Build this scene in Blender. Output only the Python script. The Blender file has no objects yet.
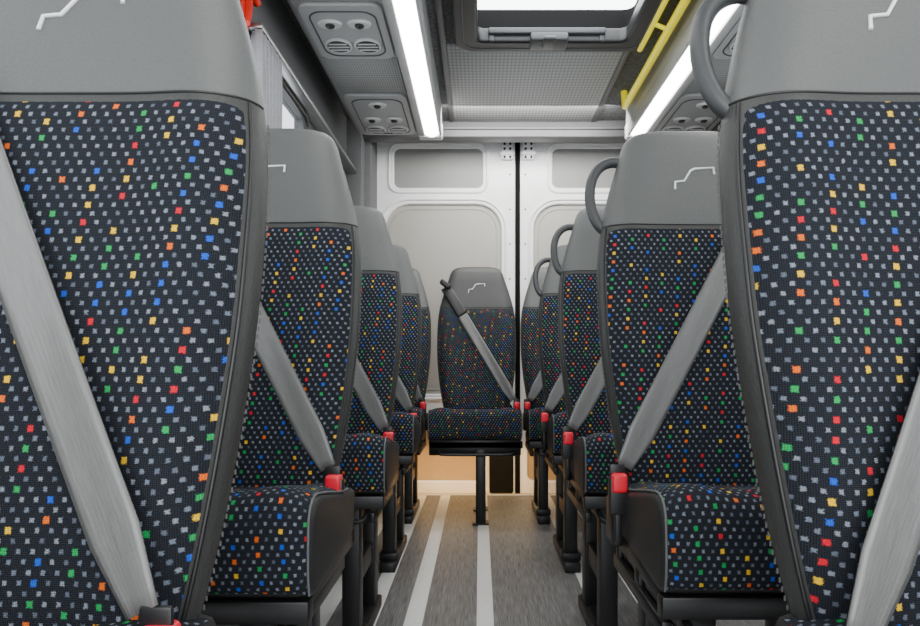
import bpy, bmesh, math, random
from mathutils import Vector, Matrix
random.seed(4)
C = bpy.context.scene.collection
CAMZ = 0.91

# ------------------------------------------------------------ materials
class NB:
    def __init__(s, name):
        s.m = bpy.data.materials.new(name); s.m.use_nodes = True
        s.t = s.m.node_tree; s.n = s.t.nodes; s.l = s.t.links
        s.b = s.n['Principled BSDF']; s.out = s.n['Material Output']
    def node(s, typ, **kw):
        nd = s.n.new(typ)
        for k, v in kw.items(): setattr(nd, k, v)
        return nd
    def put(s, sock, v):
        if isinstance(v, bpy.types.NodeSocket): s.l.new(v, sock)
        else: sock.default_value = v
    def math(s, op, a, b=None, c=None):
        nd = s.node('ShaderNodeMath', operation=op)
        s.put(nd.inputs[0], a)
        if b is not None: s.put(nd.inputs[1], b)
        if c is not None: s.put(nd.inputs[2], c)
        return nd.outputs[0]
    def mix(s, f, a, b):
        nd = s.node('ShaderNodeMix', data_type='RGBA')
        s.put(nd.inputs[0], f); s.put(nd.inputs[6], a); s.put(nd.inputs[7], b)
        return nd.outputs[2]
    def bump(s, h, strength=0.3, dist=0.01):
        nd = s.node('ShaderNodeBump'); nd.inputs['Strength'].default_value = strength
        nd.inputs['Distance'].default_value = dist
        s.l.new(h, nd.inputs['Height']); s.l.new(nd.outputs[0], s.b.inputs['Normal'])
    def noise(s, vec, scale, detail=3):
        nd = s.node('ShaderNodeTexNoise'); nd.inputs['Scale'].default_value = scale
        nd.inputs['Detail'].default_value = detail
        if vec is not None: s.l.new(vec, nd.inputs['Vector'])
        return nd.outputs['Fac']

def col(c): return (c[0], c[1], c[2], 1)

def simple(name, c, rough=0.5, metal=0, nscale=0, nstr=0.2, ndist=0.002, vary=0.12, emit=None, es=0, spec=.5):
    b = NB(name)
    b.b.inputs['Roughness'].default_value = rough
    b.b.inputs['Metallic'].default_value = metal
    b.b.inputs['Specular IOR Level'].default_value = spec
    tc = b.node('ShaderNodeTexCoord')
    n = b.noise(tc.outputs['Object'], nscale if nscale else 9)
    c2 = tuple(min(1, x * (1 + vary)) for x in c); c1 = tuple(x * (1 - vary) for x in c)
    m = b.mix(n, col(c1), col(c2))
    b.l.new(m, b.b.inputs['Base Color'])
    if nscale: b.bump(n, nstr, ndist)
    if emit:
        b.b.inputs['Emission Color'].default_value = col(emit)
        b.b.inputs['Emission Strength'].default_value = es
    return b.m

def fabric():
    b = NB('dotted_upholstery')
    uv = b.node('ShaderNodeUVMap').outputs[0]
    sp = b.node('ShaderNodeSeparateXYZ'); b.l.new(uv, sp.inputs[0])
    u, v = sp.outputs[0], sp.outputs[1]
    nz = b.node('ShaderNodeTexNoise'); nz.inputs['Scale'].default_value = 460; nz.inputs['Detail'].default_value = 1
    b.l.new(uv, nz.inputs['Vector'])
    ns = b.node('ShaderNodeSeparateColor'); b.l.new(nz.outputs['Color'], ns.inputs[0])
    s = 0.0160; sv = 0.0116
    U = b.math('DIVIDE', u, s); V = b.math('DIVIDE', v, sv)
    U = b.math('ADD', U, b.math('MULTIPLY', b.math('SUBTRACT', ns.outputs[0], .5), .24))
    V = b.math('ADD', V, b.math('MULTIPLY', b.math('SUBTRACT', ns.outputs[1], .5), .28))
    r = b.math('FLOOR', V)
    U2 = b.math('ADD', U, b.math('MULTIPLY', r, 0.42))
    c = b.math('FLOOR', U2)
    cb = b.node('ShaderNodeCombineXYZ'); b.l.new(c, cb.inputs[0]); b.l.new(r, cb.inputs[1])
    wn = b.node('ShaderNodeTexWhiteNoise', noise_dimensions='3D'); b.l.new(cb.outputs[0], wn.inputs['Vector'])
    ws = b.node('ShaderNodeSeparateColor'); b.l.new(wn.outputs['Color'], ws.inputs[0])
    fx = b.math('SUBTRACT', b.math('SUBTRACT', U2, c), .5)
    fy = b.math('SUBTRACT', b.math('SUBTRACT', V, r), .5)
    lat = b.math('FLOORED_MODULO', b.math('ADD', c, b.math('MULTIPLY', r, 2)), 5)
    colored = b.math('MULTIPLY', b.math('LESS_THAN', lat, .5), b.math('LESS_THAN', ws.outputs[0], .78))
    n1 = wn.outputs['Value']
    size = b.math('ADD', .142, b.math('MULTIPLY', colored, .062))
    d = b.math('MAXIMUM', b.math('ABSOLUTE', fx), b.math('MULTIPLY', b.math('ABSOLUTE', fy), .62))
    mr = b.node('ShaderNodeMapRange'); mr.interpolation_type = 'SMOOTHSTEP'
    b.l.new(b.math('SUBTRACT', d, size), mr.inputs[0])
    mr.inputs[1].default_value = -.05; mr.inputs[2].default_value = .05; mr.inputs[3].default_value = 1; mr.inputs[4].default_value = 0
    mask = mr.outputs[0]
    def ramp(cols):
        rp = b.node('ShaderNodeValToRGB'); rp.color_ramp.interpolation = 'CONSTANT'
        e = rp.color_ramp.elements
        e[0].position = 0; e[0].color = col(cols[0][1]); e[1].position = cols[1][0]; e[1].color = col(cols[1][1])
        for p, cc in cols[2:]:
            x = e.new(p); x.color = col(cc)
        b.l.new(n1, rp.inputs[0]); return rp.outputs[0]
    g = ramp([(0, (.16, .19, .24)), (.4, (.23, .26, .31)), (.75, (.11, .13, .17))])
    k = ramp([(0, (.66, .012, .03)), (.11, (.85, .15, .012)), (.22, (.9, .55, .02)), (.38, (.012, .36, .09)), (.57, (.012, .10, .62)), (.78, (.01, .36, .48)), (.93, (.50, .51, .52))])
    dots = b.mix(colored, g, k)
    wv = b.math('MULTIPLY', b.math('SINE', b.math('MULTIPLY', b.math('ADD', u, v), 1500)),
                b.math('SINE', b.math('MULTIPLY', b.math('SUBTRACT', u, v), 1500)))
    wv = b.math('ADD', b.math('MULTIPLY', wv, .5), .5)
    base = b.mix(wv, (.003, .004, .006, 1), (.023, .027, .036, 1))
    fin = b.mix(mask, base, dots)
    fin2 = b.mix(b.math('MULTIPLY', wv, .25), fin, (.015, .017, .022, 1))
    b.l.new(fin2, b.b.inputs['Base Color'])
    b.b.inputs['Roughness'].default_value = .95
    b.b.inputs['Specular IOR Level'].default_value = .2
    b.bump(wv, .5, .0015)
    return b.m

def belt_mat():
    b = NB('belt_webbing')
    uv = b.node('ShaderNodeUVMap').outputs[0]
    sp = b.node('ShaderNodeSeparateXYZ'); b.l.new(uv, sp.inputs[0])
    rib = b.math('SINE', b.math('MULTIPLY', sp.outputs[0], 1100))
    rib2 = b.math('SINE', b.math('MULTIPLY', sp.outputs[1], 3000))
    h = b.math('ADD', b.math('MULTIPLY', rib, .4), b.math('MULTIPLY', rib2, .4))
    tc = b.node('ShaderNodeMapping'); b.l.new(uv, tc.inputs[0]); tc.inputs['Scale'].default_value = (400, 26, 1)
    n = b.noise(tc.outputs[0], 1.0, 2)
    c = b.mix(n, (.125, .125, .123, 1), (.215, .215, .21, 1))
    edge = b.math('GREATER_THAN', b.math('ABSOLUTE', sp.outputs[0]), .0285)
    c = b.mix(b.math('MULTIPLY', edge, .45), c, (.06, .06, .06, 1))
    b.l.new(c, b.b.inputs['Base Color'])
    b.b.inputs['Roughness'].default_value = .30
    b.bump(h, .2, .0006)
    return b.m

def floor_mat():
    b = NB('ribbed_wood_look_vinyl')
    tc = b.node('ShaderNodeTexCoord'); mp = b.node('ShaderNodeMapping')
    b.l.new(tc.outputs['Object'], mp.inputs[0]); mp.inputs['Scale'].default_value = (260, 10, 1)
    n = b.noise(mp.outputs[0], 1.0, 4)
    mp2 = b.node('ShaderNodeMapping'); b.l.new(tc.outputs['Object'], mp2.inputs[0]); mp2.inputs['Scale'].default_value = (60, 1.8, 1)
    n2 = b.noise(mp2.outputs[0], 1.0, 3)
    rp = b.node('ShaderNodeValToRGB'); e = rp.color_ramp.elements
    e[0].position = .32; e[0].color = (.055, .053, .052, 1); e[1].position = .72; e[1].color = (.26, .252, .245, 1)
    b.l.new(b.math('ADD', b.math('MULTIPLY', n, .8), b.math('MULTIPLY', n2, .2)), rp.inputs[0])
    b.l.new(rp.outputs[0], b.b.inputs['Base Color'])
    b.b.inputs['Roughness'].default_value = .42
    b.bump(n, .2, .002)
    return b.m

def woven_panel(name, c1, c2, scale):
    b = NB(name)
    tc = b.node('ShaderNodeTexCoord')
    sp = b.node('ShaderNodeSeparateXYZ'); b.l.new(tc.outputs['Object'], sp.inputs[0])
    x, y = sp.outputs[0], sp.outputs[1]
    a = b.math('SINE', b.math('MULTIPLY', b.math('ADD', x, b.math('MULTIPLY', y, .6)), scale))
    d = b.math('SINE', b.math('MULTIPLY', b.math('SUBTRACT', x, b.math('MULTIPLY', y, .6)), scale))
    w = b.math('ADD', b.math('MULTIPLY', b.math('MULTIPLY', a, d), .5), .5)
    b.l.new(b.mix(w, col(c1), col(c2)), b.b.inputs['Base Color'])
    b.b.inputs['Roughness'].default_value = .6
    b.bump(w, .4, .002)
    return b.m

M = {}
M['fab'] = fabric()
M['belt'] = belt_mat()
M['floor'] = floor_mat()
M['head'] = simple('grey_leatherette', (.094, .098, .096), .5, 0, 240, .4, .0018, .14, spec=.4)
M['headshade'] = simple('shaded_grey_leatherette', (.055, .056, .056), .5, 0, 240, .4, .0018, .14, spec=.4)  # head's grey with shade painted in, for the seat farther from the windscreen
M['side'] = simple('dark_leatherette', (.038, .039, .037), .48, 0, 240, .4, .0018, .18, spec=.4)
M['cside'] = simple('black_leatherette', (.020, .020, .020), .5, 0, 260, .3, .0015, .15, spec=.35)
M['black'] = simple('black_plastic', (.010, .010, .011), .42, 0, 120, .1, .001)
M['handle'] = simple('dark_grey_handle_plastic', (.040, .043, .045), .45, 0, 120, .1, .001)
M['blkmetal'] = simple('black_powder_coat', (.012, .012, .013), .38, .3, 80, .1, .001)
M['pipe'] = simple('edge_piping', (.10, .105, .105), .6, 0, 200)
M['emblem'] = simple('silver_emblem', (.9, .91, .91), .3, .1)
M['stitch'] = simple('grey_stitching', (.10, .10, .095), .7)
M['red'] = simple('red_plastic', (.75, .012, .035), .35)
M['redlight'] = simple('red_paint', (.75, .03, .015), .4)
M['white'] = simple('white_paint', (.95, .95, .95), .25)
M['panel'] = simple('grey_beige_trim_board', (.40, .38, .345), .6, 0, 90, .1, .002, .05)
M['panel_dk'] = simple('grey_blanking_panel', (.27, .27, .26), .5, 0, 60, .1, .002, .06)
M['tan'] = simple('tan_board', (.50, .34, .17), .45, 0, 30, .1, .002, .08)
M['felt'] = simple('grey_felt_lining', (.15, .152, .155), .95, 0, 160, .5, .003, .3)
M['feltdk'] = simple('mottled_felt_lining', (.12, .122, .126), .95, 0, 45, .6, .003, .9)
M['duct'] = woven_panel('perforated_duct_cover', (.14, .142, .14), (.36, .365, .36), 260)
M['ductplain'] = simple('grey_duct_plastic', (.33, .335, .335), .4, 0, 90, .05, .001, .05)
M['ceilpanel'] = woven_panel('embossed_ceiling_cover', (.26, .265, .265), (.50, .505, .505), 150)
M['vent'] = simple('dark_vent_plastic', (.012, .012, .013), .5)
M['ventring'] = simple('grey_vent_ring', (.50, .50, .50), .35)
M['led'] = simple('led_diffuser', (.9, .9, .88), .5, emit=(1, .985, .95), es=19)
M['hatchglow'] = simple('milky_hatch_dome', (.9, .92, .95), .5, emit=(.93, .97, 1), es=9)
M['yellow'] = simple('self_lit_yellow_paint', (1, .88, .01), .3, emit=(1, .82, .0), es=.35)  # emission added so the rail looks bright in the roof's shade
M['alu'] = simple('light_floor_strip', (.68, .68, .66), .45, .05, 60, .1, .001, .12)
M['beam'] = simple('grey_beam', (.10, .102, .104), .5, 0, 60, .1, .001, .05)
M['curtain'] = simple('grey_curtain_cloth', (.34, .34, .36), .9, 0, 140, .3, .002, .2)
M['rubber'] = simple('black_rubber', (.004, .004, .004), .8, spec=.15)
M['warm'] = simple('warm_glow', (1, .8, .5), .5, emit=(1, .66, .28), es=12)
M['steel'] = simple('brushed_steel', (.45, .45, .45), .3, .9)
gl = NB('window_glass')
tr = gl.node('ShaderNodeBsdfTransparent'); tr.inputs[0].default_value = (.92, .94, .95, 1)
gs = gl.node('ShaderNodeBsdfGlossy'); gs.inputs['Roughness'].default_value = .05
mx = gl.node('ShaderNodeMixShader'); mx.inputs[0].default_value = .06
gl.l.new(tr.outputs[0], mx.inputs[1]); gl.l.new(gs.outputs[0], mx.inputs[2]); gl.l.new(mx.outputs[0], gl.out.inputs[0])
M['glass'] = gl.m

# ------------------------------------------------------------ mesh helpers
def link(o, parent=None):
    C.objects.link(o)
    if parent is not None: o.parent = parent
    return o

def finish(name, bm, mat, parent=None, smooth=True, angle=40, recalc=True):
    if recalc: bmesh.ops.recalc_face_normals(bm, faces=bm.faces)
    me = bpy.data.meshes.new(name); bm.to_mesh(me); bm.free()
    me.materials.append(mat)
    if smooth:
        me.polygons.foreach_set('use_smooth', [True] * len(me.polygons))
        try: me.set_sharp_from_angle(angle=math.radians(angle))
        except Exception: pass
    return link(bpy.data.objects.new(name, me), parent)

def grid(name, P, mat, parent=None, UV=None, closed=False, caps=False, smooth=True, angle=60):
    bm = bmesh.new(); uvl = bm.loops.layers.uv.new('UVMap')
    R = len(P); N = len(P[0])
    V = [[bm.verts.new(p) for p in row] for row in P]
    for i in range(R - 1):
        for j in range(N if closed else N - 1):
            k = (j + 1) % N
            f = bm.faces.new((V[i][j], V[i][k], V[i + 1][k], V[i + 1][j]))
            if UV:
                for lp, (a, b_) in zip(f.loops, ((i, j), (i, j + 1), (i + 1, j + 1), (i + 1, j))):
                    bb = b_ if b_ < len(UV[a]) else 0
                    lp[uvl].uv = UV[a][bb]
    if caps:
        bm.faces.new(V[0]); bm.faces.new(V[-1])
    return finish(name, bm, mat, parent, smooth, angle, recalc=closed)

def boxes(name, lst, mat, parent=None, bevel=0.004, seg=2):
    bm = bmesh.new()
    for (x0, x1, y0, y1, z0, z1) in lst:
        r = bmesh.ops.create_cube(bm, size=1)
        for v in r['verts']:
            v.co = Vector(((x0 + x1) / 2 + v.co.x * (x1 - x0), (y0 + y1) / 2 + v.co.y * (y1 - y0), (z0 + z1) / 2 + v.co.z * (z1 - z0)))
    if bevel:
        bmesh.ops.bevel(bm, geom=bm.edges[:], offset=bevel, segments=seg, affect='EDGES', profile=.5)
    return finish(name, bm, mat, parent, True, 30)

def curve_mesh(name, splines, r, mat, parent=None, smooth_path=False, res=4, fill2d=False, extr=0, flat_to=None):
    cu = bpy.data.curves.new(name, 'CURVE')
    cu.dimensions = '2D' if fill2d else '3D'
    if fill2d:
        cu.fill_mode = 'BOTH'; cu.extrude = extr
    cu.bevel_depth = r; cu.bevel_resolution = res
    if not fill2d: cu.use_fill_caps = True
    for pts, cyc in splines:
        if smooth_path:
            sp = cu.splines.new('NURBS'); sp.points.add(len(pts) - 1)
            for q, p in zip(sp.points, pts): q.co = (p[0], p[1], p[2], 1)
            sp.use_endpoint_u = not cyc; sp.order_u = 3; sp.resolution_u = 6
        else:
            sp = cu.splines.new('POLY'); sp.points.add(len(pts) - 1)
            for q, p in zip(sp.points, pts): q.co = (p[0], p[1], p[2], 1)
        sp.use_cyclic_u = cyc
    tmp = bpy.data.objects.new('tmp', cu); C.objects.link(tmp)
    dg = bpy.context.evaluated_depsgraph_get()
    me = bpy.data.meshes.new_from_object(tmp.evaluated_get(dg))
    bpy.data.objects.remove(tmp); bpy.data.curves.remove(cu)
    me.name = name; me.materials.clear(); me.materials.append(mat)
    if flat_to: me.transform(flat_to)
    me.polygons.foreach_set('use_smooth', [True] * len(me.polygons))
    try: me.set_sharp_from_angle(angle=math.radians(50))
    except Exception: pass
    return link(bpy.data.objects.new(name, me), parent)

def rrect(x0, x1, y0, y1, r, seg=6):
    if not isinstance(r, (list, tuple)): r = [r] * 4
    pts = []
    for (cx, cy, a, rr) in ((x1, y1, 0, r[0]), (x0, y1, 90, r[1]), (x0, y0, 180, r[2]), (x1, y0, 270, r[3])):
        ox = cx - rr if cx == x1 else cx + rr
        oy = cy - rr if cy == y1 else cy + rr
        for i in range(seg + 1):
            t = math.radians(a + 90 * i / seg)
            pts.append((ox + rr * math.cos(t), oy + rr * math.sin(t), 0))
    return pts

XZ = Matrix.Rotation(math.radians(90), 4, 'X')   # (x,y,0) -> (x,0,y)

def hermite(tab, x):
    n = len(tab)
    if x <= tab[0][0]: return tab[0][1]
    if x >= tab[-1][0]: return tab[-1][1]
    for i in range(n - 1):
        if tab[i][0] <= x <= tab[i + 1][0]:
            x0, y0 = tab[i]; x1, y1 = tab[i + 1]; h = x1 - x0
            sec = (y1 - y0) / h
            sp = (y0 - tab[i - 1][1]) / (x0 - tab[i - 1][0]) if i > 0 else sec
            sn = (tab[i + 2][1] - y1) / (tab[i + 2][0] - x1) if i < n - 2 else sec
            m0 = 0 if sp * sec < 0 else (sp + sec) / 2
            m1 = 0 if sn * sec < 0 else (sn + sec) / 2
            lim = 3 * abs(sec)
            m0 = max(-lim, min(lim, m0)); m1 = max(-lim, min(lim, m1))
            t = (x - x0) / h
            return (2*t**3-3*t**2+1)*y0 + (t**3-2*t**2+t)*h*m0 + (-2*t**3+3*t**2)*y1 + (t**3-t**2)*h*m1

def empty(name, loc, label, cat, group=None):
    o = bpy.data.objects.new(name, None); o.empty_display_size = .1
    o.location = loc; o['label'] = label; o['category'] = cat
    if group: o['group'] = group
    return link(o)

def top(o, label, cat, group=None):
    o['label'] = label; o['category'] = cat
    if group: o['group'] = group
    return o

def struct(o, label=None):
    o['kind'] = 'structure'
    if label: o['label'] = label
    return o

# ------------------------------------------------------------ seat
WT = [(.50, .170), (.58, .195), (.68, .218), (.85, .241), (1.0, .25), (1.15, .248), (1.25, .236), (1.35, .210), (1.43, .184), (1.48, .168), (1.503, .152), (1.516, .125), (1.522, .085)]
TT = [(.50, .085), (.80, .10), (1.2, .105), (1.35, .10), (1.45, .088), (1.495, .07), (1.512, .048), (1.522, .024)]
YT = [(.50, 0), (.60, 0), (.75, .018), (.90, .043), (1.1, .087), (1.25, .122), (1.40, .165), (1.522, .20)]
BT = [(.50, .0), (.6, .010), (.75, .022), (1.0, .022), (1.2, .014), (1.30, .004), (1.36, .0), (1.522, .0)]
def W(z): return hermite(WT, z)
def T(z): return hermite(TT, z)
def YF(z):
    y = hermite(YT, z)
    if z > 1.42: y += (.09 - T(z)) * .35
    return y
def roundoff(u): return 1 - max(0, 1 - abs(u) ** 6) ** (1 / 2.2)
def front(u, z):
    return YF(z) - hermite(BT, z) * math.exp(-((abs(u) - .74) / .24) ** 2) + T(z) / 2 * roundoff(u)
def back(u, z):
    return YF(z) + T(z) - T(z) / 2 * roundoff(u)
US = [math.sin(math.pi / 2 * (-1 + 2 * i / 40)) for i in range(41)]
def section(z):
    w = W(z)
    return [(u * w, front(u, z), z) for u in US] + [(u * w, back(u, z), z) for u in reversed(US[1:-1])]
def frange(a, b, n): return [a + (b - a) * i / (n - 1) for i in range(n)]
CU = .965

def seat(name, s, loc, label, handle=False, center=False, cw=1.0, cxo=0, czo=0, bx=.245, bz=0, group='minibus passenger seats'):
    """s=+1: buckle (aisle) side is +x"""
    root = empty(name, loc, label, 'seat', group)
    br = grid('backrest', [section(z) for z in frange(.50, 1.252, 22)], M['side'], root, closed=True, caps=True)
    br['label'] = 'dark grey leatherette backrest shell'
    cov = []; uv = []
    zs = frange(.585, 1.250, 34)
    us = [CU * math.sin(math.pi / 2 * (-1 + 2 * j / 44)) for j in range(45)]
    for i, z in enumerate(zs):
        row = []; ru = []
        e = min(i, len(zs) - 1 - i)
        lift = {0: -.004, 1: .004}.get(e, .006)
        for u in us:
            k = 1 - (abs(u) / CU) ** 16
            off = lift * k - .003 * (1 - k)
            row.append((u * W(z), front(u, z) - off, z)); ru.append((u * W(z) + 1, z * 1.05))
        cov.append(row); uv.append(ru)
    c1 = grid('backrest_cover', cov, M['fab'], br, UV=uv)
    c1['label'] = 'black fabric cover with grey and multicoloured dots'
    for sg in (-1, 1):
        pts = [(sg * CU * W(z), front(CU, z) - .001, z) for z in frange(.59, 1.248, 24)]
        curve_mesh('seam_piping', [(pts, False)], .0028, M['black'], br, res=2)
        bm = bmesh.new()
        for z in frange(.62, 1.23, 60):
            x = sg * W(z) * 1.0; y = YF(z) + T(z) * .62
            r = bmesh.ops.create_cube(bm, size=1)
            for v in r['verts']: v.co = Vector((x + v.co.x * .002, y + v.co.y * .0015, z + v.co.z * .006))
        finish('stitching', bm, M['stitch'], br, False)
    # headrest
    zz = frange(1.252, 1.47, 10) + frange(1.478, 1.522, 10)
    hr = grid('headrest', [section(z) for z in zz], M['headshade' if center else 'head'], root, closed=True, caps=True, angle=80)
    hr['label'] = 'grey leatherette headrest with shade in its colour' if center else 'soft grey leatherette headrest'
    k = .0026
    ep = [(-20, -12), (-19, -4), (-10, -3), (-3, 8), (1, 10), (20, 11), (20, 4)]
    def hp(a, b_):
        x = a * k; z = 1.378 + b_ * k
        return (x, front(x / W(z), z) - .0012, z)
    curve_mesh('emblem', [([hp(a, b_) for a, b_ in ep], False)], .0029, M['emblem'], hr, res=2)
    pts = [(u * W(1.252), front(u, 1.252) - .000, 1.252) for u in US]
    curve_mesh('seam_piping', [(pts, False)], .002, M['black'], hr, res=2)
    # cushion
    prof = [(.07, .58), (.06, .612), (-.05, .622), (-.15, .640), (-.25, .660), (-.33, .674), (-.376, .672), (-.398, .652), (-.403, .60), (-.402, .55), (-.394, .520), (-.37, .506), (.05, .506)]
    cy = -.17; cz = .59; cx = cxo * s
    def taper(y): return 1 - .07 * max(0, min(1, (y + .38) / .38))
    secs = []
    for x in [-.240, -.238, -.232, -.218, -.18, -.14, -.09, 0, .09, .14, .18, .218, .232, .238, .240]:
        ax = abs(x); ins = 0 if ax < .22 else (.003 if ax < .235 else (.008 if ax < .239 else .016))
        bump = .010 * math.exp(-((ax - .175) / .045) ** 2)
        row = []
        for (y, z) in prof:
            yy = y - math.copysign(ins, y - cy) if abs(y - cy) > .1 else y
            zz_ = z - ins * (1 if z > cz else -1)
            if z > .61 and y < .03: zz_ += bump * (1 if y > -.38 else .3)
            row.append((x * cw * taper(y) + cx, yy, zz_ + czo))
        secs.append(row)
    cu = grid('cushion', secs, M['cside'], root, closed=True, caps=True, angle=50)
    cu['label'] = 'seat cushion with black leatherette sides'
    cp = [(.045, .613)] + [(y, hermite(sorted([(p[0], p[1]) for p in prof[1:6]]), y)) for y in frange(0, -.33, 9)] + [(-.352, .6755), (-.376, .672), (-.390, .664), (-.399, .648), (-.4020, .625), (-.4035, .60), (-.4035, .575), (-.4025, .55), (-.399, .533), (-.395, .519)]
    P = []; UVc = []; L = 0
    for i, (y, z) in enumerate(cp):
        a = cp[max(0, i - 1)]; b_ = cp[min(len(cp) - 1, i + 1)]
        ty, tz = b_[0] - a[0], b_[1] - a[1]; l = math.hypot(ty, tz)
        ny, nz = tz / l, -ty / l        # outward normal
        if i: L += math.hypot(y - cp[i - 1][0], z - cp[i - 1][1])
        row = []; ru = []
        for j in range(35):
            x = -.234 + .468 * j / 34; ax = abs(x)
            kx = 1 - (ax / .234) ** 14
            off = .006 * kx - .004 * (1 - kx)
            if i in (0, len(cp) - 1): off = -.003
            zb = .010 * math.exp(-((ax - .175) / .045) ** 2) if z > .61 else 0
            if y < -.38: zb *= .3
            row.append((x * cw * taper(y) + cx, y + ny * off, z + nz * off + zb + czo)); ru.append((x * cw + 2, L + .3))
        P.append(row); UVc.append(ru)
    c2 = grid('cushion_cover', P, M['fab'], cu, UV=UVc)
    c2['label'] = 'black fabric cover with grey and multicoloured dots'
    for sg in (-1, 1):
        pts = [(sg * .2343 * cw * taper(p[0]) + cx, p[0], czo + p[1] + (.002 if p[0] > -.38 else .0)) for p in cp[1:]]
        curve_mesh('seam_piping', [(pts, False)], .0022, M['pipe'], cu, res=2)
    # frame
    def fb(x0, x1, *r): return (min(x0 * s, x1 * s), max(x0 * s, x1 * s)) + r
    fz = czo
    lst = [(-.222 * cw, -.195 * cw, -.36, .10, .468 + fz, .507 + fz), (.195 * cw, .222 * cw, -.36, .10, .468 + fz, .507 + fz),
           (-.236 * cw, .236 * cw, -.385, -.350, .465 + fz, .505 + fz), (-.222 * cw, .222 * cw, .06, .09, .465 + fz, .507 + fz),
           (-.20, .20, -.34, .06, .48 + fz, .507 + fz),
           fb(.222, .240, .0, .085, .48, .585), fb(-.222, -.24, .0, .085, .47, .60),
           fb(.206, .226, -.345, .07, .415 + fz, .447 + fz), fb(.208, .224, -.335, -.305, .43 + fz, .48 + fz), fb(.208, .224, -.17, -.13, .43 + fz, .48 + fz), fb(.208, .224, .02, .05, .43 + fz, .48 + fz)]
    if center: lst.append((-.262, .25, -.385, -.30, .385, .470)); lst.append((-.262, .25, .0, .06, .40, .470))
    fr = boxes('seat_frame', lst, M['blkmetal'], root, .005)
    fr['label'] = 'black powder-coated steel seat frame'
    q = cw
    curve_mesh('adjustment_bar', [([(-.19*q, -.36, .46+fz), (-.19*q, -.41, .44+fz), (-.17*q, -.418, .435+fz), (.17*q, -.418, .435+fz), (.19*q, -.41, .44+fz), (.19*q, -.36, .46+fz)], False)], .008, M['blkmetal'], fr, True)
    if center:
        for (y, w) in ((-.36, .028), (-.02, .022)):
            boxes('leg', [(.026-w, .026+w, y - w, y + w, .008, .42), (-.02, .072, y - .045, y + .045, 0, .010)], M['blkmetal'], root, .004)
    else:
        for x in (-.15, .15):
            boxes('leg', [(x - .028, x + .028, -.33, -.27, .02, .47), (x - .026, x + .026, -.035, .035, .02, .47),
                          (x - .018, x + .018, -.32, .02, .20, .27), (x - .034, x + .034, -.38, .08, 0, .045),
                          (x - .022, x + .022, -.32, .02, .40, .47), (x - .040, x + .040, -.345, -.255, .04, .075)], M['blkmetal'], root, .006)
    # belt
    x0, z0 = -.200 * s, 1.385; x1, z1 = (bx - .018) * s, .672 + bz
    pts = []
    n = 40
    for i in range(n + 1):
        t = i / n; x = x0 + (x1 - x0) * t; z = z0 + (z1 - z0) * t
        u = max(-.97, min(.97, x / W(z)))
        pts.append([t, front(u, z) - .013])
    pts[-1][1] -= .05; pts[0][1] += .012
    hull = []
    for p in pts:
        while len(hull) >= 2 and ((hull[-1][0]-hull[-2][0])*(p[1]-hull[-2][1]) - (hull[-1][1]-hull[-2][1])*(p[0]-hull[-2][0])) <= 0: hull.pop()
        hull.append(p)
    def hy(t):
        for a, b_ in zip(hull, hull[1:]):
            if a[0] <= t <= b_[0]: return a[1] + (b_[1] - a[1]) * (t - a[0]) / (b_[0] - a[0])
        return hull[-1][1]
    d = Vector((x1 - x0, 0, z1 - z0)).normalized(); wv = Vector((-d.z, 0, d.x)) * s
    L = Vector((x1 - x0, 0, z1 - z0)).length
    def ribbon(t0, t1, n, hw, yo):
        P = []; UVb = []
        for i in range(n + 1):
            t = t0 + (t1 - t0) * i / n; row = []; ru = []
            for j in range(7):
                q = -hw + 2 * hw * j / 6; q0 = q
                q *= (1 - .38 * max(0, (t - .9) / .1))
                pnt = Vector((x0 + (x1 - x0) * t, hy(t) + yo, z0 + (z1 - z0) * t)) + wv * q
                pnt.y += .0015 * math.cos(j * 1.05 + t * 5) + .010 * (q / .03) * (.4 - t)
                row.append(pnt); ru.append((q0, t * L))
            P.append(row); UVb.append(ru)
        return P, UVb
    P, UVb = ribbon(0, 1, n, .032, 0)
    bl = grid('seat_belt', P, M['belt'], root, UV=UVb)
    bl['label'] = 'shiny grey diagonal belt webbing'
    m = bl.modifiers.new('thick', 'SOLIDIFY'); m.thickness = .0022; m.offset = 0
    if center:
        P, UVb = ribbon(0, .26, 12, .034, -.003)
        sv_ = grid('belt_sleeve', P, M['black'], bl, UV=UVb); sv_['label'] = 'black sleeve over the belt'
        m = sv_.modifiers.new('thick', 'SOLIDIFY'); m.thickness = .003; m.offset = 0
    gx = x0 * 1.01
    g = boxes('belt_guide', [(gx - .038, gx + .038, YF(1.4) - .018, YF(1.4) + .05, 1.385, 1.42)], M['black'], root, .010, 3)
    g.data.transform(Matrix.Translation((gx, 0, 1.40)) @ Matrix.Rotation(math.radians(-38 * -s), 4, 'Y') @ Matrix.Translation((-gx, 0, -1.40)))
    # tongue + buckle
    bx = bx * s
    bk = boxes('belt_buckle', [(bx - .021, bx + .021, -.070, -.042, .570 + bz, .652 + bz), (bx - .008, bx + .008, -.062, -.05, .50, .60),
                               (bx - .020, bx + .014 , -.060, -.052, .650 + bz, .680 + bz)], M['black'], root, .004)
    bk['label'] = 'black belt buckle with red release button'
    boxes('buckle_button', [(bx - .0175, bx + .0175, -.075, -.040, .618 + bz, .662 + bz)], M['red'], bk, .008, 4)
    if handle:
        pp = [(-.150, 1.420), (-.175, 1.440), (-.215, 1.437), (-.248, 1.405), (-.262, 1.350), (-.258, 1.295), (-.238, 1.250), (-.205, 1.238), (-.185, 1.262)]
        pts = [(x, hermite(YT, z) + .050, z) for x, z in pp]
        h = curve_mesh('grab_handle', [(pts, False)], .0135, M['handle'], root, True, 5)
        h['label'] = 'dark grey curved grab handle'
    return root

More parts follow.
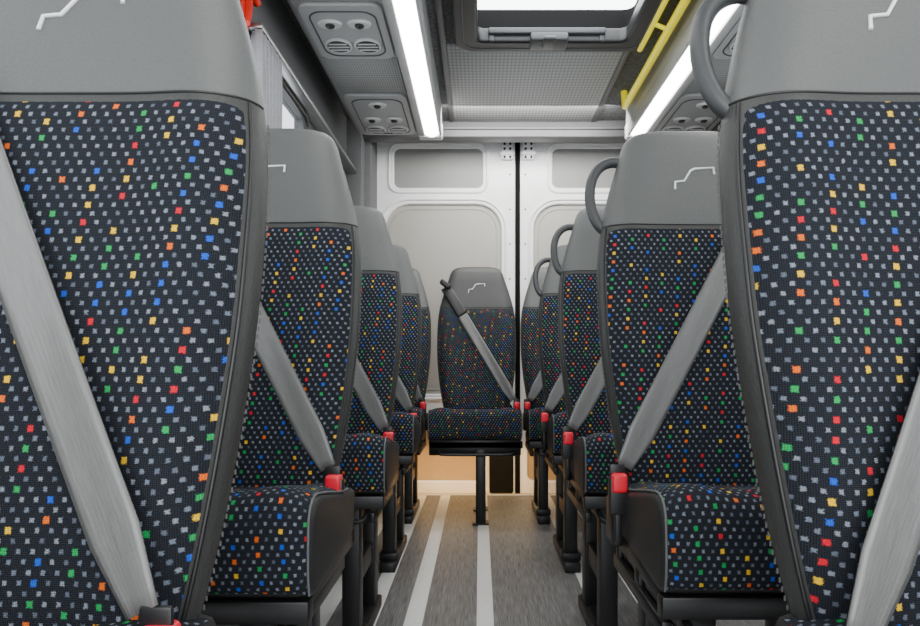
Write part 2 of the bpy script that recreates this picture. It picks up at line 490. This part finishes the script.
def copy_thing(src, name, loc):
    r = src.copy(); r.location = loc; C.objects.link(r)
    def rec(o, po):
        for ch in o.children:
            k = ch.copy(); k.parent = po; C.objects.link(k); rec(ch, k)
    rec(src, r)
    return r

ROW = [.695, 1.48, 2.30, 3.12, 3.94]
LX, RX = -.548, .548
base = 'black dotted fabric passenger seat with grey headrest'
seat('passenger_seat', 1, (-.530, ROW[0], 0), base + ', grey belt across', bx=.210, bz=-.014)
seat('passenger_seat', -1, (.567, ROW[0], 0), base + ' and grab handle', handle=True, bx=.205, bz=-.045)
sl = seat('passenger_seat', 1, (LX, ROW[1] - .02, 0), base + ', grey belt across', bx=.228, cw=1.10, cxo=.006)
sr = seat('passenger_seat', -1, (RX, ROW[1], 0), base + ' and grab handle', handle=True, bx=.240)
sc = seat('passenger_seat', 1, (-.022, ROW[4], 0), 'black dotted fabric passenger seat with shade-darkened grey headrest, facing the aisle', center=True, cw=1.10, cxo=-.006, czo=-.042)
for i in (2, 3): copy_thing(sl, 'passenger_seat', (LX, ROW[i], 0))
seat('passenger_seat', 1, (-.562, ROW[4], 0), base + ', beside rear doors', bx=.215, czo=-.035)
for i in (2, 3): copy_thing(sr, 'passenger_seat', (RX, ROW[i], 0))
sr5 = seat('passenger_seat', -1, (.508, ROW[4], 0), base + ', beside rear doors', czo=-.042, bx=.222)

# ------------------------------------------------------------ shell
XL, XR = -.88, 1.43
ZC = CAMZ + 1.60
YB = 4.60
fl = struct(boxes('floor', [(XL, XR, -.6, 4.34, -.06, 0)], M['floor'], None, 0))
sill = struct(boxes('trim', [(XL, XR, 4.34, 4.72, -.10, -.04)], M['tan'], None, 0), 'tan rear door sill')
edge = struct(boxes('trim', [(XL, XR, 4.325, 4.35, -.04, .004)], M['alu'], None, .002), 'light metal floor edge')
for x, w in ((-.56, .06), (-.39, .06), (-.232, .064), (.018, .060), (.44, .065), (.62, .06)):
    struct(boxes('trim', [(x - w / 2, x + w / 2, -.5, 4.32, -.002, .003)], M['alu'], None, .001), 'light strip set into the floor')
def wall(name, x0, x1):
    zt = ZC
    lst = [(x0, x1, -.6, 4.34, 0, 1.05), (x0, x1, -.6, 4.34, 2.12, zt), (x0, x1, -.6, 0, 1.05, 2.12), (x0, x1, 1.45, 1.65, 1.05, 2.12), (x0, x1, 3.2, 4.34, 1.05, 2.12)]
    return struct(boxes(name, lst, M['felt'], None, 0), 'grey felt-lined side wall with window openings')
wall('wall_left', XL - .05, XL); wall('wall_right', XR, XR + .05)
nwin = 1
for x in (XL - .03, XR + .03):
    for (a, b_) in ((0, 1.45), (1.65, 3.2)):
        struct(boxes('window_%d' % nwin, [(x - .003, x + .003, a, b_, 1.05, 2.12)], M['glass'], None, 0), 'side window pane'); nwin += 1
        sx = x + (.04 if x < 0 else -.04)
        pts = [(sx, p[0], p[1]) for p in rrect(a - .01, b_ + .01, 1.04, 2.13, .07)]
        struct(curve_mesh('trim', [(pts, True)], .014, M['black']), 'black window surround')
ce = struct(boxes('ceiling', [(XL - .05, -.06, -.6, YB + .15, ZC, ZC + .04), (.74, XR + .05, -.6, YB + .15, ZC, ZC + .04),
                              (-.06, .74, 3.12, YB + .15, ZC, ZC + .04), (-.06, .74, -.6, 2.30, ZC, ZC + .04)], M['feltdk'], None, 0), 'grey felt roof lining with hatch opening')
top(boxes('ceiling_panel', [(-.17, .74, 3.22, 4.24, ZC - .012, ZC)], M['ceilpanel'], None, .004), 'light grey embossed ceiling cover panel', 'panel')
top(boxes('ceiling_panel', [(-.17, .74, -.5, 2.2, ZC - .012, ZC)], M['ceilpanel'], None, .004), 'light grey embossed ceiling cover panel', 'panel')
for x in (-.185, .755):
    struct(boxes('trim', [(x - .014, x + .014, -.5, 4.24, ZC - .016, ZC)], M['beam'], None, .003), 'grey ceiling panel edge strip')
cb = struct(boxes('trim', [(XL, XR, 4.25, 4.37, CAMZ + 1.49, ZC), (XL, XR, 4.235, 4.25, CAMZ + 1.535, CAMZ + 1.555)], M['beam'], None, .006), 'grey cross beam above the rear doors')
struct(boxes('trim', [(XL - .05, XL + .14, 4.34, 4.62, -.1, ZC), (XL - .02, XL + .10, 4.22, 4.34, 0, ZC)], M['felt'], None, .015), 'grey rear pillar trim')
struct(boxes('trim', [(XR - .14, XR + .05, 4.34, 4.62, -.1, ZC), (XR - .10, XR + .02, 4.22, 4.34, 0, ZC)], M['felt'], None, .015), 'grey rear pillar trim')

# ------------------------------------------------------------ rear doors
DC = .27
def door(name, sg):
    def X(a, b_):
        p, q = DC + sg * a, DC + sg * b_
        return (min(p, q), max(p, q))
    ox = X(.018, 1.14)
    u = X(.24, .90); lo = X(.105, .965); bt = X(.22 if sg < 0 else .06, .95)
    R = .19
    loR = [R, R, .05, .05]
    sp = [(rrect(ox[0], ox[1], -.10, ZC + .02, .02), True),
          (rrect(u[0], u[1], CAMZ + 1.235, CAMZ + 1.54, .055), True),
          (rrect(lo[0], lo[1], .66, CAMZ + 1.14, loR), True),
          (rrect(bt[0], bt[1], .035, .50, .06), True)]
    d = curve_mesh(name, sp, .012, M['white'], None, res=3, fill2d=True, extr=.022, flat_to=Matrix.Translation((0, YB + .034, 0)) @ XZ)
    struct(d, 'white painted rear door with grey inner panels')
    y = YB + .045
    def pn(nm, r, z0, z1, rr, mat, yy=y, lbl=None):
        p = curve_mesh(nm, [(rrect(r[0] - .01, r[1] + .01, z0 - .01, z1 + .01, rr), True)], .004, mat, d, res=2, fill2d=True, extr=.006, flat_to=Matrix.Translation((0, yy, 0)) @ XZ)
        if lbl: p['label'] = lbl
        return p
    pn('window_blank', u, CAMZ + 1.235, CAMZ + 1.54, .06, M['panel_dk'], YB + .022, 'grey upper blanking panel')
    pn('door_panel', lo, .66, CAMZ + 1.14, [R + .01, R + .01, .05, .05], M['panel'], YB + .034, 'grey beige large trim board')
    pn('door_panel', bt, .035, .50, .06, M['tan'], y, 'tan lower board')
    for r, z0, z1, rr, ins in ((lo, .66, CAMZ + 1.14, [.15, .15, .04, .04], .045),):
        pts = [(p[0], YB + .023, p[1]) for p in rrect(r[0] + ins, r[1] - ins, z0 + ins, z1 - ins, rr)]
        curve_mesh('panel_bead', [(pts, True)], .004, M['panel'], d, res=2)
    for r, z0, z1, rr in ((u, CAMZ + 1.235, CAMZ + 1.54, .07), (lo, .66, CAMZ + 1.14, [.21, .21, .06, .06])):
        pts = [(p[0], YB - .002, p[1]) for p in rrect(r[0] - .022, r[1] + .022, z0 - .022, z1 + .022, rr)]
        curve_mesh('pressed_rib', [(pts, True)], .010, M['white'], d, res=3)
    hx = X(.035, .115)
    boxes('hinge_bracket', [(hx[0], hx[1], YB - .045, YB + .002, CAMZ + 1.44, CAMZ + 1.57), (hx[0] - .01, hx[1] + .01, YB - .060, YB - .02, CAMZ + 1.465, CAMZ + 1.49)], M['white'], d, .006)
    for fx_ in (.25, .75):
        for dz in (1.452, 1.51, 1.545):
            bm = bmesh.new()
            r = bmesh.ops.create_cone(bm, segments=14, radius1=.009, radius2=.009, depth=.012, cap_ends=True)
            for v in r['verts']:
                v.co = Vector((hx[0] + (hx[1] - hx[0]) * fx_ + v.co.x, YB - .047 + v.co.z, CAMZ + dz + v.co.y))
            finish('bolt', bm, M['vent'], d)
    for k in range(8):
        bm = bmesh.new()
        r = bmesh.ops.create_cone(bm, segments=12, radius1=.006, radius2=.006, depth=.006, cap_ends=True)
        for v in r['verts']:
            v.co = Vector((DC + sg * .055 + v.co.x, YB - .001 + v.co.z, .5 + k * .25 + v.co.y))
        finish('access_hole', bm, M['vent'], d)
    return d
door('door_1', -1); door('door_2', 1)
struct(boxes('trim', [(DC - .018, DC + .018, YB - .014, YB + .06, -.10, ZC)], M['rubber'], None, .006), 'black rubber seal between the rear doors')
struct(curve_mesh('trim', [(rrect(DC - .20, DC - .035, -.03, .62, [.07, .07, .01, .01]), True)], .004, M['rubber'], None, fill2d=True, extr=.012, flat_to=Matrix.Translation((0, YB - .015, 0)) @ XZ), 'dark arched plate added for the door gap')  # dark plate added to stand for the gap between the doors

# ------------------------------------------------------------ overhead ducts
ZD = CAMZ + 1.41
def vent(parent, x, y, r=.046, z=ZD):
    bm = bmesh.new()
    N = 28
    prof = [(r * .78, -.001), (r * .82, -.010), (r * .92, -.013), (r, -.008), (r, .006)]
    ring = [[bm.verts.new((x + a * math.cos(2*math.pi*i/N), y + a * math.sin(2*math.pi*i/N), z + h)) for i in range(N)] for a, h in prof]
    for p, q in zip(ring, ring[1:]):
        for i in range(N): bm.faces.new((p[i], p[(i+1) % N], q[(i+1) % N], q[i]))
    o = finish('air_vent', bm, M['ventring'], parent)
    bm = bmesh.new()
    r2 = bmesh.ops.create_cone(bm, segments=24, radius1=r*.84, radius2=r*.84, depth=.004, cap_ends=True)
    for v in r2['verts']: v.co = v.co + Vector((x, y, z - .010))
    finish('vent_throat', bm, M['vent'], o, False)
    for k in (-1, 0, 1):
        hw = math.sqrt(max(0, (r*.78)**2 - (k * r * .42)**2))
        boxes('vent_louvre', [(x - hw, x + hw, y + k*r*.42 - .004, y + k*r*.42 + .004, z - .0145, z - .011)], M['ventring'], o, 0)
    return o
def readlight(parent, x, y, z=ZD):
    bm = bmesh.new()
    r2 = bmesh.ops.create_cone(bm, segments=24, radius1=.036, radius2=.040, depth=.012, cap_ends=True)
    for v in r2['verts']: v.co = Vector((x + v.co.x * 1.3, y + v.co.y * .8, z - .006 + v.co.z))
    o = finish('reading_light', bm, M['ventring'], parent)
    bm = bmesh.new()
    r2 = bmesh.ops.create_uvsphere(bm, u_segments=16, v_segments=8, radius=.020)
    for v in r2['verts']: v.co = Vector((x + v.co.x, y + v.co.y, z - .013 + v.co.z * .5))
    finish('lamp_lens', bm, M['vent'], o)

def duct(sg, xin, label):
    a = xin; b_ = xin + sg * .53
    prof = [(a + sg*.005, ZC), (a + sg*.002, ZD + .06), (a + sg*.012, ZD + .015), (a + sg*.14, ZD + .004), (b_ - sg*.02, ZD + .004), (b_, ZD + .02), (b_ + sg*.01, ZC)]
    root = grid('overhead_duct', [[(x, y, z) for x, z in prof] for y in (-.4, 3.98)], M['ductplain'], None, closed=True, caps=True, angle=30)
    top(root, label, 'overhead duct')
    lo, hi = sorted((a + sg * .15, b_ - sg * .03))
    for (y0, y1) in ((-.3, 1.2), (1.22, 2.5), (2.98, 3.36)):
        boxes('duct_cover', [(lo, hi, y0, y1, ZD - .004, ZD + .006)], M['duct'], root, .003)
    for (y0, y1) in ((2.52, 2.96), (3.38, 3.96)):
        curve_mesh('service_panel', [(rrect(lo + .01, hi - .01, y0, y1, .04), True)], .004, M['ductplain'], root, res=2, fill2d=True, extr=.006, flat_to=Matrix.Translation((0, 0, ZD - .002)))
        curve_mesh('service_recess', [([(p[0], p[1], ZD - .012) for p in rrect(lo + .04, hi - .04, y0 + .04, y1 - .03, .06)], True)], .004, M['handle'], root, res=2)
    m = (lo + hi) / 2
    for dx in (-.064, .064):
        readlight(root, m + dx * .95, 2.65, ZD - .01); vent(root, m + dx, 2.83, .060, ZD - .01)
        vent(root, m + dx * 1.05, 3.86, .061, ZD - .01)
        readlight(root, m + dx, 3.70, ZD - .01)
    readlight(root, m, 3.49, ZD - .01)
    sec = []
    for i in range(13):
        t = math.pi * i / 12
        sec.append((a + sg * (.060 - .050 * math.cos(t)), ZD + .012 - .046 * math.sin(t) ** .9))
    st = grid('light_strip', [[(x, y, z) for x, z in sec] for y in (-.35, 1.0, 2.4, 3.93)], M['led'], root, closed=True, caps=True, angle=60)
    st['label'] = 'glowing white light diffuser'
    boxes('strip_housing', [(min(a, a + sg*.016), max(a, a + sg*.016), -.35, 3.93, ZD - .026, ZD + .05), (min(a + sg*.102, a + sg*.142), max(a + sg*.102, a + sg*.142), -.35, 3.93, ZD - .028, ZD + .02)], M['ductplain'], root, .004)
    boxes('end_cap', [(min(a - sg*.004, a + sg * .145), max(a - sg*.004, a + sg * .145), 3.93, 3.995, ZD - .036, ZD + .06)], M['ventring'], root, .014, 3)
    return root
duct(-1, -.235, 'grey overhead air duct with vents and bright light strip')
duct(1, .905, 'grey overhead air duct with vents and bright light strip')

# ------------------------------------------------------------ roof hatch
hz = CAMZ + 1.53
hx0, hx1, hy0, hy1 = -.11, .80, 2.22, 3.16
h = empty('roof_hatch', ((hx0 + hx1) / 2, (hy0 + hy1) / 2, hz), 'black framed emergency roof hatch with milky dome', 'roof hatch')
def par_keep(o, p):
    o.parent = p; o.matrix_parent_inverse = Matrix.Translation(-p.location)
f = curve_mesh('hatch_frame', [(rrect(hx0, hx1, hy0, hy1, .09), True), (rrect(hx0 + .085, hx1 - .085, hy0 + .08, hy1 - .08, .05), True)], .014, M['black'], None, res=3, fill2d=True, extr=.022, flat_to=Matrix.Translation((0, 0, hz + .034)))
par_keep(f, h)
sh = curve_mesh('hatch_shaft', [(rrect(hx0 + .045, hx1 - .045, hy0 + .045, hy1 - .045, .06), True), (rrect(hx0 + .06, hx1 - .06, hy0 + .06, hy1 - .06, .05), True)], 0, M['rubber'], None, fill2d=True, extr=.07, flat_to=Matrix.Translation((0, 0, hz + .13)))
par_keep(sh, h)
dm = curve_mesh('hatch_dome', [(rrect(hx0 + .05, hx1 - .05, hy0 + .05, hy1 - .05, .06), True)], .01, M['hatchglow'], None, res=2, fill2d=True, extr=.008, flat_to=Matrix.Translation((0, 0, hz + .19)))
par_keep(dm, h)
bar = boxes('hatch_handle', [(.04, .60, hy1 - .115, hy1 - .085, hz + .030, hz + .06), (.04, .07, hy1 - .10, hy1 - .03, hz + .0, hz + .06), (.57, .60, hy1 - .10, hy1 - .03, hz + .0, hz + .06),
                             (.02, .62, hy1 - .075, hy1 - .045, hz + .0, hz + .018)], M['handle'], None, .007, 3)
par_keep(bar, h)
kb = boxes('hatch_latch', [(.24, .42, hy1 - .13, hy1 - .02, hz - .010, hz + .03), (.30, .36, hy1 - .16, hy1 - .06, hz - .022, hz + .0)], M['handle'], None, .01, 3)
par_keep(kb, h)
rm = curve_mesh('hatch_trim', [([(p[0], p[1], hz) for p in rrect(hx0 + .03, hx1 - .03, hy0 + .03, hy1 - .03, .07)], True)], .005, M['handle'], None)
par_keep(rm, h)

# ------------------------------------------------------------ yellow rail
yr = CAMZ + 1.50
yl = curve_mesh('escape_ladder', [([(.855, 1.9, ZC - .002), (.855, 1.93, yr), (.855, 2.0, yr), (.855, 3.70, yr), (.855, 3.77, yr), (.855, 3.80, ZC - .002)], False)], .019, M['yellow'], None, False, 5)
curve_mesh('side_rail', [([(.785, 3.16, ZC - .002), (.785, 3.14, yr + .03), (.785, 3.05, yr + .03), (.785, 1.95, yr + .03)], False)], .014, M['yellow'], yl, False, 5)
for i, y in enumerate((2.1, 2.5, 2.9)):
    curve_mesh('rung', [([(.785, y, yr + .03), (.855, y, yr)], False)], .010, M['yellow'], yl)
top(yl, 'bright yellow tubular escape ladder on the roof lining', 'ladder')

# ------------------------------------------------------------ curtain, hammer
P = []
for k in range(12):
    z = 2.135 - 1.08 * k / 11
    P.append([(XL + .050 + .026 * math.sin(j * .62 + .15 * math.sin(k)), 2.36 + .27 * j / 72, z) for j in range(73)])
cur = grid('window_curtain', P, M['curtain'])
m = cur.modifiers.new('t', 'SOLIDIFY'); m.thickness = .002
top(cur, 'grey pleated curtain gathered beside the window', 'curtain')
struct(boxes('trim', [(XL, XL + .075, 2.36, 4.2, 2.14, 2.16)], M['steel'], None, .004), 'metal curtain rail')
hm = curve_mesh('emergency_hammer', [([(XL + .045, 2.29, 2.12), (XL + .045, 2.31, 2.17), (XL + .045, 2.33, 2.28)], False)], .013, M['redlight'])
curve_mesh('hammer_head', [([(XL + .045, 2.28, 2.28), (XL + .045, 2.40, 2.25)], False)], .015, M['redlight'], hm)
boxes('hammer_bracket', [(XL, XL + .035, 2.28, 2.345, 2.12, 2.26)], M['redlight'], hm, .005)
top(hm, 'red emergency glass hammer in wall bracket', 'hammer')

lp = boxes('warm_glow_strip', [(-.45, .35, 4.352, 4.362, -.036, -.02)], M['warm'], None, .002)  # unseen source added for the warm glow low at the rear doors
top(lp, 'added warm glowing strip behind floor edge', 'added glow')
def area(name, loc, rot, sx, sy, e, c):
    l = bpy.data.lights.new(name, 'AREA'); l.shape = 'RECTANGLE'; l.size = sx; l.size_y = sy; l.energy = e; l.color = c
    o = bpy.data.objects.new(name, l); o.location = loc; o.rotation_euler = rot; link(o); return o
area('rear_warm_fill', (-.1, 4.42, .32), (0, 0, 0), 1.1, .12, 4.5, (1, .66, .30))  # added warm fill over the sill and lower door boards, no fixture
area('windscreen_daylight', (.27, -1.6, 1.7), (math.radians(78), 0, 0), 2.0, 1.1, 38, (.97, .985, 1))
area('rear_door_fill', (.30, 3.95, 2.47), (math.radians(40), 0, 0), 1.1, .3, 36, (1, .99, .96))  # fill added to brighten the rear doors, no ceiling fitting

# ------------------------------------------------------------ world & camera
w = bpy.data.worlds.new('World'); bpy.context.scene.world = w; w.use_nodes = True
bg = w.node_tree.nodes['Background']; bg.inputs[0].default_value = (.95, .975, 1, 1); bg.inputs[1].default_value = 2.9
cd = bpy.data.cameras.new('Camera'); cam = bpy.data.objects.new('Camera', cd); link(cam)
cam.location = (0, 0, CAMZ); cam.rotation_euler = (math.radians(90), 0, 0)
cd.sensor_width = 36; cd.lens = 640 / 920 * 36
cd.shift_x = -20 / 920; cd.shift_y = 48 / 920; cd.clip_start = .02
bpy.context.scene.camera = cam
